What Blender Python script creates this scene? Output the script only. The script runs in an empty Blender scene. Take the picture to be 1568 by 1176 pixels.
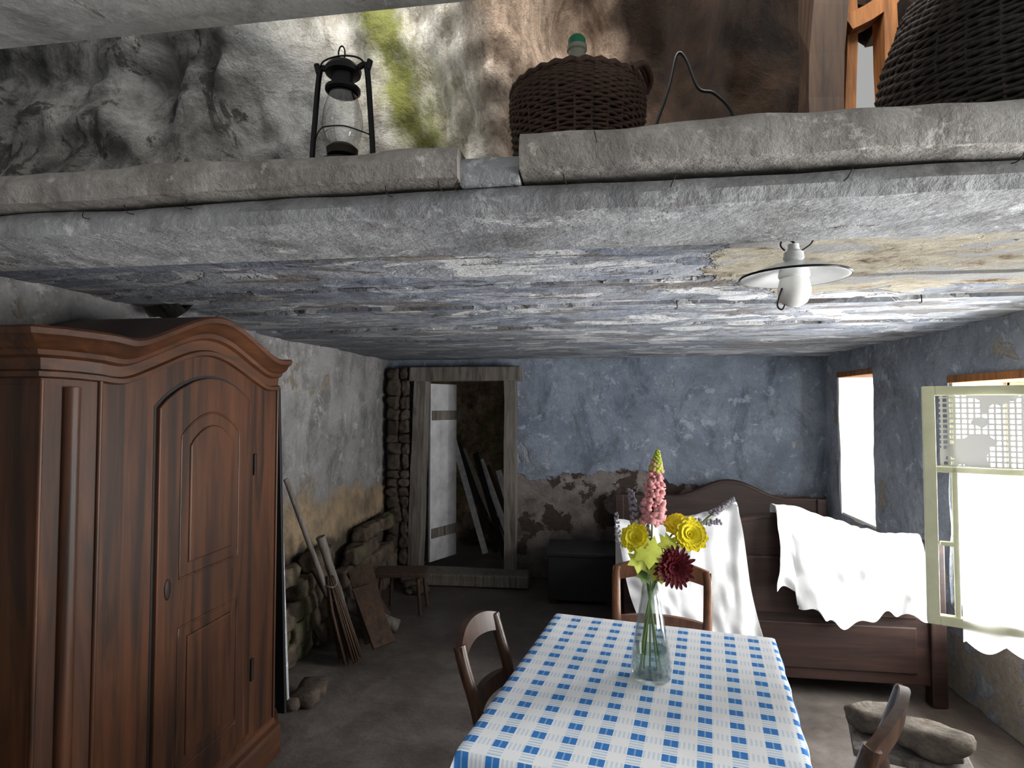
import bpy, bmesh, math, random
from mathutils import Vector, Matrix, noise, Euler
random.seed(7)
S=bpy.context.scene
COL=S.collection
pi=math.pi
# ------------------------------------------------------------------ nodes
class M:
    def __init__(s,name,rough=.7,metal=0,spec=.4):
        s.m=bpy.data.materials.new(name); s.m.use_nodes=True
        s.t=s.m.node_tree; s.b=s.t.nodes['Principled BSDF']
        s.b.inputs['Roughness'].default_value=rough; s.b.inputs['Metallic'].default_value=metal
        s.b.inputs['Specular IOR Level'].default_value=spec
        s.tc=s.t.nodes.new('ShaderNodeTexCoord').outputs['Object']; s._sep=None
    def n(s,k): return s.t.nodes.new(k)
    def l(s,a,b): s.t.links.new(a,b)
    def put(s,inp,v):
        if isinstance(v,(int,float)): inp.default_value=v
        elif isinstance(v,tuple): inp.default_value=(v[0],v[1],v[2],1) if len(inp.default_value)==4 else v
        else: s.l(v,inp)
    def mapv(s,sc=(1,1,1),rot=(0,0,0),loc=(0,0,0)):
        k=s.n('ShaderNodeMapping'); s.l(s.tc,k.inputs[0]); k.inputs['Scale'].default_value=sc
        k.inputs['Rotation'].default_value=rot; k.inputs['Location'].default_value=loc; return k.outputs[0]
    def noise(s,sc,det=6,ro=.6,vec=None,dist=0):
        k=s.n('ShaderNodeTexNoise'); s.l(vec or s.tc,k.inputs['Vector']); k.inputs['Scale'].default_value=sc
        k.inputs['Detail'].default_value=det; k.inputs['Roughness'].default_value=ro; k.inputs['Distortion'].default_value=dist
        return k.outputs['Fac']
    def ramp(s,f,st):
        k=s.n('ShaderNodeValToRGB'); s.l(f,k.inputs[0]); e=k.color_ramp.elements
        while len(e)<len(st): e.new(.5)
        for a,(p,c) in zip(e,st):
            a.position=p; a.color=(c,c,c,1) if isinstance(c,(int,float)) else (c[0],c[1],c[2],1)
        return k.outputs[0]
    def mix(s,f,a,b,mode='MIX'):
        k=s.n('ShaderNodeMixRGB'); k.blend_type=mode; s.put(k.inputs[0],f); s.put(k.inputs[1],a); s.put(k.inputs[2],b); return k.outputs[0]
    def math(s,op,a,b=0,c=None):
        k=s.n('ShaderNodeMath'); k.operation=op; s.put(k.inputs[0],a); s.put(k.inputs[1],b)
        if c is not None: s.put(k.inputs[2],c)
        return k.outputs[0]
    def axis(s,i):
        if not s._sep: s._sep=s.n('ShaderNodeSeparateXYZ'); s.l(s.tc,s._sep.inputs[0])
        return s._sep.outputs[i]
    def rng(s,v,a,b,c=0,d=1):
        k=s.n('ShaderNodeMapRange'); s.put(k.inputs[0],v)
        for i,x in enumerate((a,b,c,d)): k.inputs[i+1].default_value=x
        return k.outputs[0]
    def col(s,c): s.put(s.b.inputs['Base Color'],c); return s
    def bump(s,h,st=.4,d=.01):
        k=s.n('ShaderNodeBump'); s.l(h,k.inputs['Height']); k.inputs['Strength'].default_value=st; k.inputs['Distance'].default_value=d
        s.l(k.outputs[0],s.b.inputs['Normal']); return s
def srgb(r,g,b):
    f=lambda c:(c/255/12.92) if c/255<=.04045 else ((c/255+.055)/1.055)**2.4
    return (f(r),f(g),f(b))
def plain(name,c,rough=.6,metal=0,var=.25,sc=20,bump=.15):
    m=M(name,rough,metal); n=m.noise(sc,5)
    m.col(m.mix(m.ramp(n,[(.3,0),(.7,1)]),tuple(x*(1-var) for x in c),tuple(min(1,x*(1+var)) for x in c)))
    if bump: m.bump(n,bump,.004)
    return m.m
def wood(name,dark,light,axis=2,sc=3,rough=.5,streak=None,bump=.25,spec=.4,st=(.52,.68)):
    m=M(name,rough,spec=spec); v=[14,14,14]; v[axis]=1.0
    mp=m.mapv(tuple(v)); n=m.noise(sc,7,.65,mp,.6); n2=m.noise(sc*.35,4,.6,mp,1.5); big=m.noise(1.7,3)
    c=m.mix(m.ramp(n,[(.3,0),(.7,1)]),dark,light)
    c=m.mix(m.math('MULTIPLY',m.ramp(n2,[(st[0],0),(st[1],1)]),.75),c,streak or tuple(x*.35 for x in dark))
    c=m.mix(m.ramp(big,[(.35,.35),(.65,0)]),c,tuple(x*.6 for x in dark))
    m.col(c); m.bump(n,bump,.003); return m.m
# ------------------------------------------------------------------ mesh helpers
def top(name):
    e=bpy.data.objects.new(name,None); e.empty_display_size=.1; COL.objects.link(e); return e
def mobj(name,bm,mat=None,parent=None,smooth=False,split=0):
    me=bpy.data.meshes.new(name); bmesh.ops.recalc_face_normals(bm,faces=bm.faces); bm.to_mesh(me); bm.free()
    o=bpy.data.objects.new(name,me); COL.objects.link(o)
    if mat: me.materials.append(mat)
    if parent: o.parent=parent
    if smooth:
        for p in me.polygons: p.use_smooth=True
    if split:
        d=o.modifiers.new('es','EDGE_SPLIT'); d.split_angle=math.radians(split)
    return o
def T(loc=(0,0,0),rot=(0,0,0)): return Matrix.Translation(loc)@Euler(rot).to_matrix().to_4x4()
def bm_box(bm,size,mx=Matrix(),bev=0):
    r=bmesh.ops.create_cube(bm,size=1); vs=r['verts']
    for v in vs: v.co=Vector((v.co.x*size[0],v.co.y*size[1],v.co.z*size[2]))
    if bev:
        es=list({e for v in vs for e in v.link_edges})
        rr=bmesh.ops.bevel(bm,geom=es,offset=bev,segments=2,affect='EDGES',profile=.6)
        vs=list({v for f in rr['faces'] for v in f.verts}|{v for v in vs if v.is_valid})
    for v in vs: v.co=mx@v.co
    return vs
def box(name,size,loc,rot=(0,0,0),mat=None,parent=None,bev=.004,jit=0,cuts=0):
    bm=bmesh.new(); bm_box(bm,size,Matrix(),bev if not cuts else 0)
    if cuts:
        bmesh.ops.subdivide_edges(bm,edges=[e for e in bm.edges if e.calc_length()>max(size)*.6],cuts=cuts,use_grid_fill=True)
    if jit:
        for v in bm.verts:
            k=v.co*9+Vector(loc)*3; v.co+=Vector((noise.noise(k),noise.noise(k+Vector((9,0,0))),noise.noise(k+Vector((0,9,0)))))*jit
    mx=T(loc,rot)
    for v in bm.verts: v.co=mx@v.co
    return mobj(name,bm,mat,parent)
def poly(name,pts,axis,a,b,mat,parent=None,bev=0,smooth=False):
    """extrude 2D outline; axis='x': pts=(y,z), 'y': pts=(x,z), 'z': pts=(x,y)"""
    def co(p,t): return {'x':(t,p[0],p[1]),'y':(p[0],t,p[1]),'z':(p[0],p[1],t)}[axis]
    bm=bmesh.new(); A=[bm.verts.new(co(p,a)) for p in pts]; B=[bm.verts.new(co(p,b)) for p in pts]
    fa=bm.faces.new(A); fb_=bm.faces.new(B[::-1]); n=len(pts)
    for i in range(n): bm.faces.new((A[i],B[i],B[(i+1)%n],A[(i+1)%n]))
    bmesh.ops.recalc_face_normals(bm,faces=bm.faces)
    if bev:
        es=[e for e in bm.edges if (fa in e.link_faces) or (fb_ in e.link_faces)]
        bmesh.ops.bevel(bm,geom=es,offset=bev,segments=3,affect='EDGES',profile=.5)
    return mobj(name,bm,mat,parent,smooth,35 if smooth else 0)
def bm_tube(bm,pts,rad,seg=8,closed=False,cap=True):
    pts=[Vector(p) for p in pts]; n=len(pts); R=rad if isinstance(rad,(list,tuple)) else [rad]*n
    rings=[]; up=None
    for i,p in enumerate(pts):
        if closed: d=pts[(i+1)%n]-pts[i-1]
        else: d=pts[min(i+1,n-1)]-pts[max(i-1,0)]
        d.normalize()
        if up is None:
            up=Vector((0,0,1)) if abs(d.z)<.9 else Vector((1,0,0))
        a=d.cross(up); 
        if a.length<1e-5: a=d.cross(Vector((1,.3,0)))
        a.normalize(); up=a.cross(d); b=up
        rings.append([bm.verts.new(p+(a*math.cos(2*pi*k/seg)+b*math.sin(2*pi*k/seg))*R[i]) for k in range(seg)])
    for i in range(n if closed else n-1):
        A=rings[i];B=rings[(i+1)%n]
        for k in range(seg): bm.faces.new((A[k],A[(k+1)%seg],B[(k+1)%seg],B[k]))
    if cap and not closed: bm.faces.new(rings[0]); bm.faces.new(rings[-1][::-1])
def tube(name,pts,rad,mat,parent=None,seg=8,closed=False):
    bm=bmesh.new(); bm_tube(bm,pts,rad,seg,closed); return mobj(name,bm,mat,parent,True,60)
def smoothpts(pts,sub=6):
    P=[Vector(p) for p in pts]; out=[]
    for i in range(len(P)-1):
        a=P[max(i-1,0)];b=P[i];c=P[i+1];d=P[min(i+2,len(P)-1)]
        for k in range(sub):
            t=k/sub; out.append(.5*((2*b)+(c-a)*t+(2*a-5*b+4*c-d)*t*t+(3*b-a-3*c+d)*t**3))
    out.append(P[-1]); return out
def lathe(name,prof,loc,mat,parent=None,seg=40,split=40):
    bm=bmesh.new(); rings=[]
    for r,z in prof: rings.append([bm.verts.new((loc[0]+r*math.cos(2*pi*k/seg),loc[1]+r*math.sin(2*pi*k/seg),loc[2]+z)) for k in range(seg)])
    for A,B in zip(rings,rings[1:]):
        for k in range(seg): bm.faces.new((A[k],A[(k+1)%seg],B[(k+1)%seg],B[k]))
    bmesh.ops.remove_doubles(bm,verts=bm.verts,dist=1e-5)
    return mobj(name,bm,mat,parent,True,split)
def frange(a,b,st,extra=()):
    n=max(1,round((b-a)/st)); v=[a+(b-a)*i/n for i in range(n+1)]
    for e in extra:
        if a<e<b:
            k=min(range(len(v)),key=lambda i:abs(v[i]-e)); v[k]=e
    return sorted(set(v))
def sheet(name,fn,us,vs,mat,holes=(),thick=0,parent=None,off=-1,smooth=True,split=55):
    bm=bmesh.new(); G=[[bm.verts.new(fn(u,v)) for v in vs] for u in us]
    for i in range(len(us)-1):
        for j in range(len(vs)-1):
            uc=(us[i]+us[i+1])/2; vc=(vs[j]+vs[j+1])/2
            if any(h[0]<uc<h[1] and h[2]<vc<h[3] for h in holes): continue
            bm.faces.new((G[i][j],G[i+1][j],G[i+1][j+1],G[i][j+1]))
    bmesh.ops.delete(bm,geom=[v for v in bm.verts if not v.link_faces],context='VERTS')
    me=bpy.data.meshes.new(name); bm.to_mesh(me); bm.free()
    o=bpy.data.objects.new(name,me); COL.objects.link(o); me.materials.append(mat)
    if parent:o.parent=parent
    if thick:
        d=o.modifiers.new('s','SOLIDIFY'); d.thickness=thick; d.offset=off
    if smooth:
        for p in me.polygons:p.use_smooth=True
        d=o.modifiers.new('es','EDGE_SPLIT'); d.split_angle=math.radians(split)
    return o
def fb(x,y,z,s=1,o=4): return noise.fractal(Vector((x*s,y*s,z*s)),1,2,o)
def rock_bm(bm,c,s,seed=0,sub=3,amp=.25,rot=0,cl=.75):
    r=bmesh.ops.create_icosphere(bm,subdivisions=sub,radius=1)
    R=Matrix.Rotation(rot,3,'Z')
    for v in r['verts']:
        d=v.co.copy(); k=1+amp*noise.noise(d*1.3+Vector((seed*7.1,0,0)))+amp*.5*noise.noise(d*3.1+Vector((0,seed*3.3,0)))
        q=Vector((max(-cl,min(cl,d.x)),max(-cl,min(cl,d.y)),max(-cl+.05,min(cl-.05,d.z))))*(.98/cl)*k
        q=Vector((q.x*s[0],q.y*s[1],q.z*s[2])); v.co=R@q+Vector(c)
# ------------------------------------------------------------------ materials
def plaster(name,a,b,peel,dirt,pth=(.58,.62),zdirt=None,bump=.5,extra=None,psc=2.2):
    m=M(name,.85,spec=.25)
    n1=m.noise(2.3,8,.65,dist=.3); n2=m.noise(psc,7,.68,m.mapv(loc=(3,7,1)),.4); n3=m.noise(22,6,.7); n4=m.noise(5,8,.7,m.mapv(loc=(9,2,5)))
    c=m.mix(m.ramp(n1,[(.35,0),(.62,1)]),a,b)
    c=m.mix(m.math('MULTIPLY',m.ramp(n4,[(.5,0),(.66,1)]),.7),c,dirt)
    c=m.mix(m.ramp(m.noise(3.1,8,.75,m.mapv((1,1,.5),loc=(1,5,3)),.8),[(.50,0),(.62,.65)]),c,tuple(x*.45 for x in a))
    c=m.mix(m.ramp(m.noise(7,6,.72,m.mapv(loc=(7,5,3)),.4),[(.58,0),(.64,.6)]),c,tuple(min(1,x*1.5) for x in b))
    spots=m.ramp(n3,[(.60,0),(.68,1)])
    c=m.mix(m.math('MULTIPLY',spots,.35),c,tuple(min(1,x*1.8) for x in b))
    pm=n2
    if zdirt:
        pm=m.math('ADD',n2,m.rng(m.axis(2),zdirt[0],zdirt[1],zdirt[2],0))
    mask=m.ramp(pm,[(pth[0],0),(pth[1],1)])
    pc=m.mix(m.ramp(n3,[(.3,0),(.7,1)]),tuple(x*.6 for x in peel),peel)
    c=m.mix(mask,c,pc)
    c=m.mix(m.ramp(m.noise(60,3),[(.3,.25),(.6,0)]),c,tuple(x*.5 for x in a))
    h=m.math('ADD',m.math('MULTIPLY',mask,-.6),m.math('ADD',m.math('MULTIPLY',n4,1.2),m.math('MULTIPLY',n3,.5)))
    if extra:
        c=extra(m,c,n2,n3,n4)
        if isinstance(c,tuple): c,hh=c; h=m.math('ADD',h,hh)
    m.col(c); m.bump(h,bump,.03); return m.m
def back_extra(m,c,n2,n3,n4):
    w=m.noise(2.1,7,.65,m.mapv(loc=(1,4,8)))
    lvl=m.math('ADD',m.rng(m.axis(2),.55,1.30,.5,-.25),m.math('MULTIPLY',w,.55))
    lvl=m.math('ADD',lvl,m.rng(m.axis(0),.2,1.3,.04,-.12))
    bare=m.ramp(lvl,[(.43,0),(.45,1)])
    bc=m.mix(m.ramp(n4,[(.35,0),(.65,1)]),srgb(76,70,68),srgb(134,126,122))
    c=m.mix(bare,c,bc)
    hole=m.math('MULTIPLY',m.ramp(m.noise(3.6,6,.6,m.mapv(loc=(2.4,0,.7))),[(.54,0),(.56,1)]),bare)
    c=m.mix(hole,c,m.mix(n3,srgb(34,28,25),srgb(78,66,58)))
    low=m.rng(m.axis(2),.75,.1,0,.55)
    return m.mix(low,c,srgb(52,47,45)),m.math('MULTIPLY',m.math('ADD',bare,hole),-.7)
M_back=plaster('plaster_blue',srgb(104,113,129),srgb(138,147,161),srgb(158,160,164),srgb(100,104,110),(.65,.67),None,.6,back_extra)
M_right=plaster('plaster_blue_right',srgb(132,139,151),srgb(168,173,182),srgb(164,154,142),srgb(118,118,122),(.60,.62),(.2,1.0,.09),.6)
def left_extra(m,c,n2,n3,n4):
    w=m.noise(2.6,7,.65,m.mapv(loc=(5,1,2)))
    k=m.ramp(m.math('ADD',m.rng(m.axis(2),.6,1.25,.45,-.2),m.math('MULTIPLY',w,.5)),[(.38,0),(.46,1)])
    bc=m.mix(m.ramp(n4,[(.35,0),(.65,1)]),srgb(92,82,70),srgb(150,130,104))
    c=m.mix(k,c,bc)
    k2=m.ramp(m.math('ADD',m.rng(m.axis(2),.35,.85,.45,-.2),m.math('MULTIPLY',w,.5)),[(.38,0),(.44,1)])
    return m.mix(k2,c,m.mix(n4,srgb(40,35,30),srgb(84,76,64))),m.math('MULTIPLY',m.math('ADD',k,k2),-.6)
M_left=plaster('plaster_grey',srgb(104,104,105),srgb(140,138,136),srgb(132,122,108),srgb(84,83,84),(.61,.64),None,.6,left_extra)
def ceil_extra(m,c,n2,n3,n4):
    st=m.noise(3.0,6,.62,m.mapv((.6,1.15,1)),1.1)
    fl=m.ramp(st,[(.53,0),(.54,.9)])
    c=m.mix(fl,c,srgb(226,227,228))
    st2=m.noise(4.0,7,.66,m.mapv((.5,1.7,1),loc=(4,1,0)),.9)
    br=m.ramp(st2,[(.555,0),(.57,.8)])
    c=m.mix(br,c,m.mix(n4,srgb(80,74,72),srgb(150,138,126)))
    st3=m.noise(2.4,6,.62,m.mapv((.5,1.2,1),loc=(9,3,0)),.8)
    c=m.mix(m.ramp(st3,[(.55,0),(.565,.5)]),c,srgb(118,130,154))
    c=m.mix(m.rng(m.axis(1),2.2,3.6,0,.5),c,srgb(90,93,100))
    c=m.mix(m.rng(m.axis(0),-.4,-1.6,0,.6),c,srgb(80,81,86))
    e=m.math('ADD',m.axis(1),m.math('MULTIPLY',m.math('SUBTRACT',m.noise(1.6,3),.5),.05))
    for y0 in (2.06,2.49,3.11,3.72):
        g=m.math('LESS_THAN',m.math('ABSOLUTE',m.math('SUBTRACT',e,y0)),.006)
        c=m.mix(m.math('MULTIPLY',g,.8),c,srgb(40,34,32))
    z=m.math('MULTIPLY',m.rng(m.axis(0),.05,.60),m.math('MULTIPLY',m.rng(m.axis(1),1.38,1.50),m.rng(m.axis(1),2.9,2.0)))
    k=m.ramp(m.math('ADD',m.math('MULTIPLY',z,.50),m.math('MULTIPLY',n2,.6)),[(.58,0),(.595,1)])
    cn=m.noise(6,9,.78,m.mapv((.8,1.3,1)))
    cr=m.mix(m.ramp(cn,[(.38,0),(.45,.6),(.56,1)]),srgb(140,108,72),srgb(242,234,212))
    big=m.ramp(m.noise(3,6,.7,m.mapv((.6,1.5,1),loc=(2,8,0)),.6),[(.52,0),(.535,.8)])
    cr=m.mix(big,cr,srgb(206,208,212))
    c=m.mix(k,c,cr)
    return c,m.math('ADD',m.math('MULTIPLY',m.math('ADD',fl,br),-.5),m.math('MULTIPLY',m.math('MULTIPLY',k,cn),2.2))
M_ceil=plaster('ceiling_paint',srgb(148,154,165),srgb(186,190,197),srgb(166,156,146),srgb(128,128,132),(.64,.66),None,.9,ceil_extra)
M_beam=plaster('beam_limewash',srgb(156,158,162),srgb(194,196,198),srgb(154,142,128),srgb(118,115,112),(.6,.63),None,.6)
M_roof=plaster('pale_board',srgb(206,208,210),srgb(232,232,232),srgb(190,184,176),srgb(176,176,178),(.62,.66),None,.5)
M_plank=plaster('plank_limewash',srgb(140,136,130),srgb(182,180,176),srgb(112,92,74),srgb(104,96,88),(.57,.60),None,.6)
M_white_jamb=plain('limewash_white',srgb(226,226,224),.9,0,.12,8,.5)
m=M('floor_concrete',.6); n=m.noise(1.6,8,.65); n2=m.noise(14,6,.7)
c=m.mix(m.ramp(n2,[(.35,.5),(.65,0)]),m.mix(m.ramp(n,[(.35,0),(.65,1)]),srgb(74,68,64),srgb(128,122,116)),srgb(66,58,53))
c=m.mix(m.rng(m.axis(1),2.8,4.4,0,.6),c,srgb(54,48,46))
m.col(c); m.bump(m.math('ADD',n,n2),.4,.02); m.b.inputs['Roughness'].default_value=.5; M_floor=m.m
def stone_mat(name,a,b,moss=None):
    m=M(name,.9,spec=.2); n=m.noise(5,9,.72); n2=m.noise(18,7,.7)
    c=m.mix(m.ramp(n,[(.35,0),(.65,1)]),a,b); c=m.mix(m.ramp(n2,[(.3,.6),(.55,0)]),c,tuple(x*.35 for x in a))
    if moss: c=m.mix(m.ramp(m.noise(3,6),[(.56,0),(.66,.8)]),c,moss)
    m.col(c); m.bump(m.math('ADD',n,m.math('MULTIPLY',n2,.5)),.8,.03); return m.m
M_stone=stone_mat('field_stone',srgb(58,50,43),srgb(106,94,80),srgb(80,86,56))
M_stone_d=stone_mat('field_stone_dark',srgb(50,44,39),srgb(92,82,72))
M_stone_l=stone_mat('field_stone_pale',srgb(106,98,90),srgb(156,148,136))
M_ward=wood('wardrobe_wood',srgb(50,29,17),srgb(94,55,30),2,1.6,.45,srgb(18,11,7),.15,.4,(.49,.60))
M_ward_h=wood('wardrobe_wood_h',srgb(52,31,18),srgb(96,57,32),1,1.6,.43,srgb(28,17,11),.15,.4)
M_bed=wood('bed_wood',srgb(36,25,22),srgb(68,46,40),0,2,.5,srgb(24,16,14),.2)
M_chair=wood('chair_wood',srgb(84,50,28),srgb(150,98,60),2,3,.35,srgb(52,30,18),.15)
M_chair_d=wood('chair_wood_dark',srgb(46,30,22),srgb(96,68,50),2,3,.35,srgb(30,20,14),.15)
M_oldwood=wood('old_grey_wood',srgb(76,70,64),srgb(126,120,114),2,3,.8,srgb(46,39,34),.6)
M_brownwood=wood('brown_wood',srgb(46,34,26),srgb(82,60,43),2,3,.7,srgb(28,20,15),.5)
M_orange=wood('orange_wood',srgb(120,74,36),srgb(176,116,62),2,3,.7,srgb(70,42,22),.5)
M_dark=plain('dark_painted_wood',srgb(24,23,26),.5)
M_black=plain('black_enamel',srgb(18,18,20),.32,.3,.2,30,.08)
M_iron=plain('iron',srgb(52,44,40),.55,.7)
def glass(name,col=(1,1,1),gl=.12):
    m=M(name); t=m.t; tr=m.n('ShaderNodeBsdfTransparent'); g=m.n('ShaderNodeBsdfGlossy'); g.inputs['Roughness'].default_value=.03
    tr.inputs[0].default_value=(*col,1); lw=m.n('ShaderNodeLayerWeight'); lw.inputs[0].default_value=.35
    mx=m.n('ShaderNodeMixShader'); m.l(m.rng(lw.outputs['Facing'],0,1,gl*.4,.65),mx.inputs[0]); m.l(tr.outputs[0],mx.inputs[1]); m.l(g.outputs[0],mx.inputs[2])
    m.l(mx.outputs[0],t.nodes['Material Output'].inputs[0]); return m.m
M_glass=glass('clear_glass',(.93,.96,.95)); M_water=glass('water',(.80,.90,.86),.2); M_pane=glass('window_pane',(.97,.98,.99),.05)
M_enamel=plain('white_enamel',srgb(232,234,234),.25,0,.05,20,.03)
M_bulb=plain('frosted_glass',srgb(244,244,240),.2,0,.02,20,0)
M_cloth=plain('white_linen',srgb(244,246,249),.9,0,.03,60,.1)
M_winpaint=plain('cream_window_paint',srgb(236,238,204),.5,0,.08,12,.1)
# ------------------------------------------------------------------ ROOM SHELL
CZ=1.98
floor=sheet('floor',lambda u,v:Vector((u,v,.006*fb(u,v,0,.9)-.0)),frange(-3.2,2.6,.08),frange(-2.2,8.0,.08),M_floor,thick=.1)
def wn(a,b,c,amp): return amp*fb(a,b,c,1.6,3)+amp*.25*fb(a,b,c,7,3)
wall_back=sheet('wall_back',lambda u,v:Vector((u,5.32+wn(u,0,v,.014),v)),frange(-2.4,2.35,.045,(-1.70,-.74)),frange(0,2.05,.045,(1.78,)),M_back,[(-1.70,-.74,-1,1.78)],.45,off=-1)
wall_left=sheet('wall_left',lambda u,v:Vector((-1.97+wn(0,u,v,.018),u,v)),frange(-2,5.7,.05),frange(0,2.05,.05),M_left,thick=.4,off=-1)
W1=(4.44,5.06,.68,1.80); W2=(2.28,3.55,.46,1.70); W3=(.15,1.35,.60,1.70)
def rfn(u,v):
    return Vector((1.9+wn(2,u,v,.016),u+.012*fb(3,u,v,4,3),v+.012*fb(1,u,v,4,3)))
wall_right=sheet('wall_right',rfn,frange(-1.2,5.7,.045,W1[:2]+W2[:2]+W3[:2]),frange(0,2.06,.045,W1[2:]+W2[2:]+(.60,)),M_right,[W1,W2,W3],.36,off=1)
def cz(x,y):
    e=.02*noise.noise(Vector((x*1.5,3,0)))+.008*noise.noise(Vector((x*9,1,0)))
    yy=y+e; G=.035 if x>-1.5 else .010
    if yy<1.60: z=CZ-.022
    elif yy<1.63: z=CZ+G
    elif yy<2.06: z=CZ+.004
    elif yy<2.075: z=CZ+G*.8
    elif yy<2.48: z=CZ+.000
    elif yy<2.52: z=CZ+G
    elif yy<3.10: z=CZ-.008
    elif yy<3.14: z=CZ+G*.8
    elif yy<3.9: z=CZ-.014
    else: z=CZ-.008
    z+=.003*fb(x*.5,y*2,0,2.4,4)+.006*noise.noise(Vector((x*.6,y*.8,4)))
    fl=noise.noise(Vector((x*1.6,y*5,2)))+.25*noise.noise(Vector((x*12,y*14,2)))
    if fl>.12: z-=.005
    if x>.25 and 1.64<y<2.45: z+=.009*max(-.4,fb(x*.6,y,3,6,4))
    return min(z,CZ+.035)
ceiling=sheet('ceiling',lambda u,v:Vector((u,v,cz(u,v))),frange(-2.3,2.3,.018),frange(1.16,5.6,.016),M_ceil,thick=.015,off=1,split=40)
def rough_plank(name,x0,x1,y0,y1,z0,z1,mat,parent=None,seed=0,amp=.012):
    bm=bmesh.new(); n=max(4,int((x1-x0)/.02)); prev=None
    for i in range(n+1):
        x=x0+(x1-x0)*i/n; k=lambda a:amp*(.6*fb(x*1.5,a,seed,1.6,3)+.35*noise.noise(Vector((x*9,a*3,seed))))
        ring=[(y0+k(0),z0+k(1)*.6),(y0+k(0)*1.2-.004,(z0+z1)/2),(y0+k(2)+.004,z1-.010+k(3)),(y0+.012+k(2),z1+k(3)),((y0+y1)/2,z1+k(3)),(y1,z1),(y1,z0)]
        r=[bm.verts.new((x,a,b)) for a,b in ring]
        if prev:
            for j in range(7): bm.faces.new((prev[j],prev[(j+1)%7],r[(j+1)%7],r[j]))
        else: bm.faces.new(r)
        prev=r
    bm.faces.new(prev[::-1]); return mobj(name,bm,mat,parent,True,35)
rough_plank('trim_1',-2.3,-.275,1.12,1.42,1.998,2.070,M_plank,None,1,.015)
rough_plank('trim_2',-.275,-.155,1.145,1.42,1.995,2.052,M_beam,None,2,.006)
rough_plank('trim_3',-.15,2.3,1.105,1.42,2.004,2.080,M_plank,None,3,.015)
rough_plank('ceiling_beam',-2.3,2.3,1.155,1.45,1.935,1.99,M_beam,None,5,.010)
rough_plank('roof_beam',-2.6,2.6,.9,1.46,2.6,2.7,M_roof,None,8,.02)
box('loft_floor',(4.6,3.0,.03),(0,2.9,2.05),mat=M_oldwood)
# ------------------------------------------------------------------ LOFT ROCK
def rock_fn(x,t):
    z=2.03+t
    y=2.30-.22*t+.20*fb(x,0,z,1.1,5)+.06*fb(x*1.4,3,z*.8,4,4)
    y-=.28*math.exp(-((x+.42-.25*(t-.3))/.20)**2)
    y+=.30*math.exp(-((x+.12)/.13)**2-((t-.95)/.2)**2)
    if x<-.75: y-= .45*min(1,(-.75-x)/.9)*max(0,1-abs(t-.28)/.55)
    if x>.25: y+=min(1,(x-.25)/.35)*(.75-.25*t)
    y-=.10*max(0,noise.noise(Vector((x*2.2,1,z*2.6))))
    y+=.18*math.exp(-((x+1.95)/.3)**2-((t-.1)/.08)**2)
    return Vector((x,y,z))
m=M('cave_rock',.92,spec=.2); X=m.axis(0); Z=m.axis(2)
wv=m.noise(2.5,5,.6); xs=m.math('ADD',m.math('ADD',X,m.math('MULTIPLY',m.math('SUBTRACT',wv,.5),.5)),m.math('MULTIPLY',m.math('SUBTRACT',Z,2.3),.28))
n1=m.noise(3.2,9,.72,dist=.5); n2=m.noise(14,8,.75); stv=m.noise(4,8,.7,m.mapv((3,3,1.0),rot=(0,.25,0)),.6)
grey=m.mix(m.ramp(n1,[(.36,0),(.5,.4),(.68,1)]),srgb(54,54,54),srgb(158,158,156))
grey=m.mix(m.rng(Z,2.85,2.35,0,.5),grey,srgb(80,76,72))
grey=m.mix(m.ramp(m.noise(5,7,.7,m.mapv(loc=(4,4,1)),.7),[(.55,0),(.59,.8)]),grey,srgb(40,38,36))
grey=m.mix(m.rng(xs,-1.25,-1.0,0,.5),grey,srgb(172,174,174))
pale=m.mix(m.ramp(stv,[(.35,0),(.6,1)]),srgb(172,162,144),srgb(250,246,236))
brn=m.mix(m.ramp(stv,[(.35,0),(.62,1)]),srgb(112,94,80),srgb(190,168,148))
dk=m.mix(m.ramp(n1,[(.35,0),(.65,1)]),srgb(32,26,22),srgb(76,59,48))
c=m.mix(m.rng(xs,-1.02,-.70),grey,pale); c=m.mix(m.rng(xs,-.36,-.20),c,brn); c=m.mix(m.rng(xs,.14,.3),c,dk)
gm=m.math('MULTIPLY',m.math('MULTIPLY',m.rng(xs,-.74,-.63),m.rng(xs,-.42,-.54)),m.ramp(n1,[(.3,.3),(.5,.95)]))
c=m.mix(gm,c,srgb(140,144,72))
c=m.mix(m.ramp(n2,[(.3,.6),(.48,0)]),c,srgb(50,46,42))
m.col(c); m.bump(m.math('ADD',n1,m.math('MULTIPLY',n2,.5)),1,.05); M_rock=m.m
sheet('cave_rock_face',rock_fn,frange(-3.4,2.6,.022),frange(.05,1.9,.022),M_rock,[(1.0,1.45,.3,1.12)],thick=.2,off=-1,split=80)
bm=bmesh.new(); rock_bm(bm,(-1.58,1.4,2.115),(.1,.07,.045),3); mobj('loose_stone',bm,M_stone_l,None,True)
lf=top('loft_window_frame')
box('post_near',(.10,.12,1.3),(.715,1.97,2.72),(0,.04,0),M_brownwood,lf,.01,.016,8)
box('jamb',(.03,.10,.95),(.81,2.05,2.55),(0,.02,0),M_orange,lf,.004,.01,8)
box('post_far',(.04,.08,1.3),(.915,2.0,2.72),(0,-.02,0),M_orange,lf,.006,.006,8)
box('head',(.16,.06,.05),(.86,1.99,2.80),(0,-.5,0),M_orange,lf,.008,.008,4)
tube('loft_cable',smoothpts([(.06,1.7,2.07),(.10,1.7,2.20),(.15,1.7,2.31),(.20,1.7,2.45),(.225,1.7,2.55),(.25,1.7,2.54),(.285,1.7,2.45),(.33,1.7,2.43),(.38,1.7,2.36),(.40,1.7,2.2),(.40,1.7,2.07)]),.005,M_black)
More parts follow.
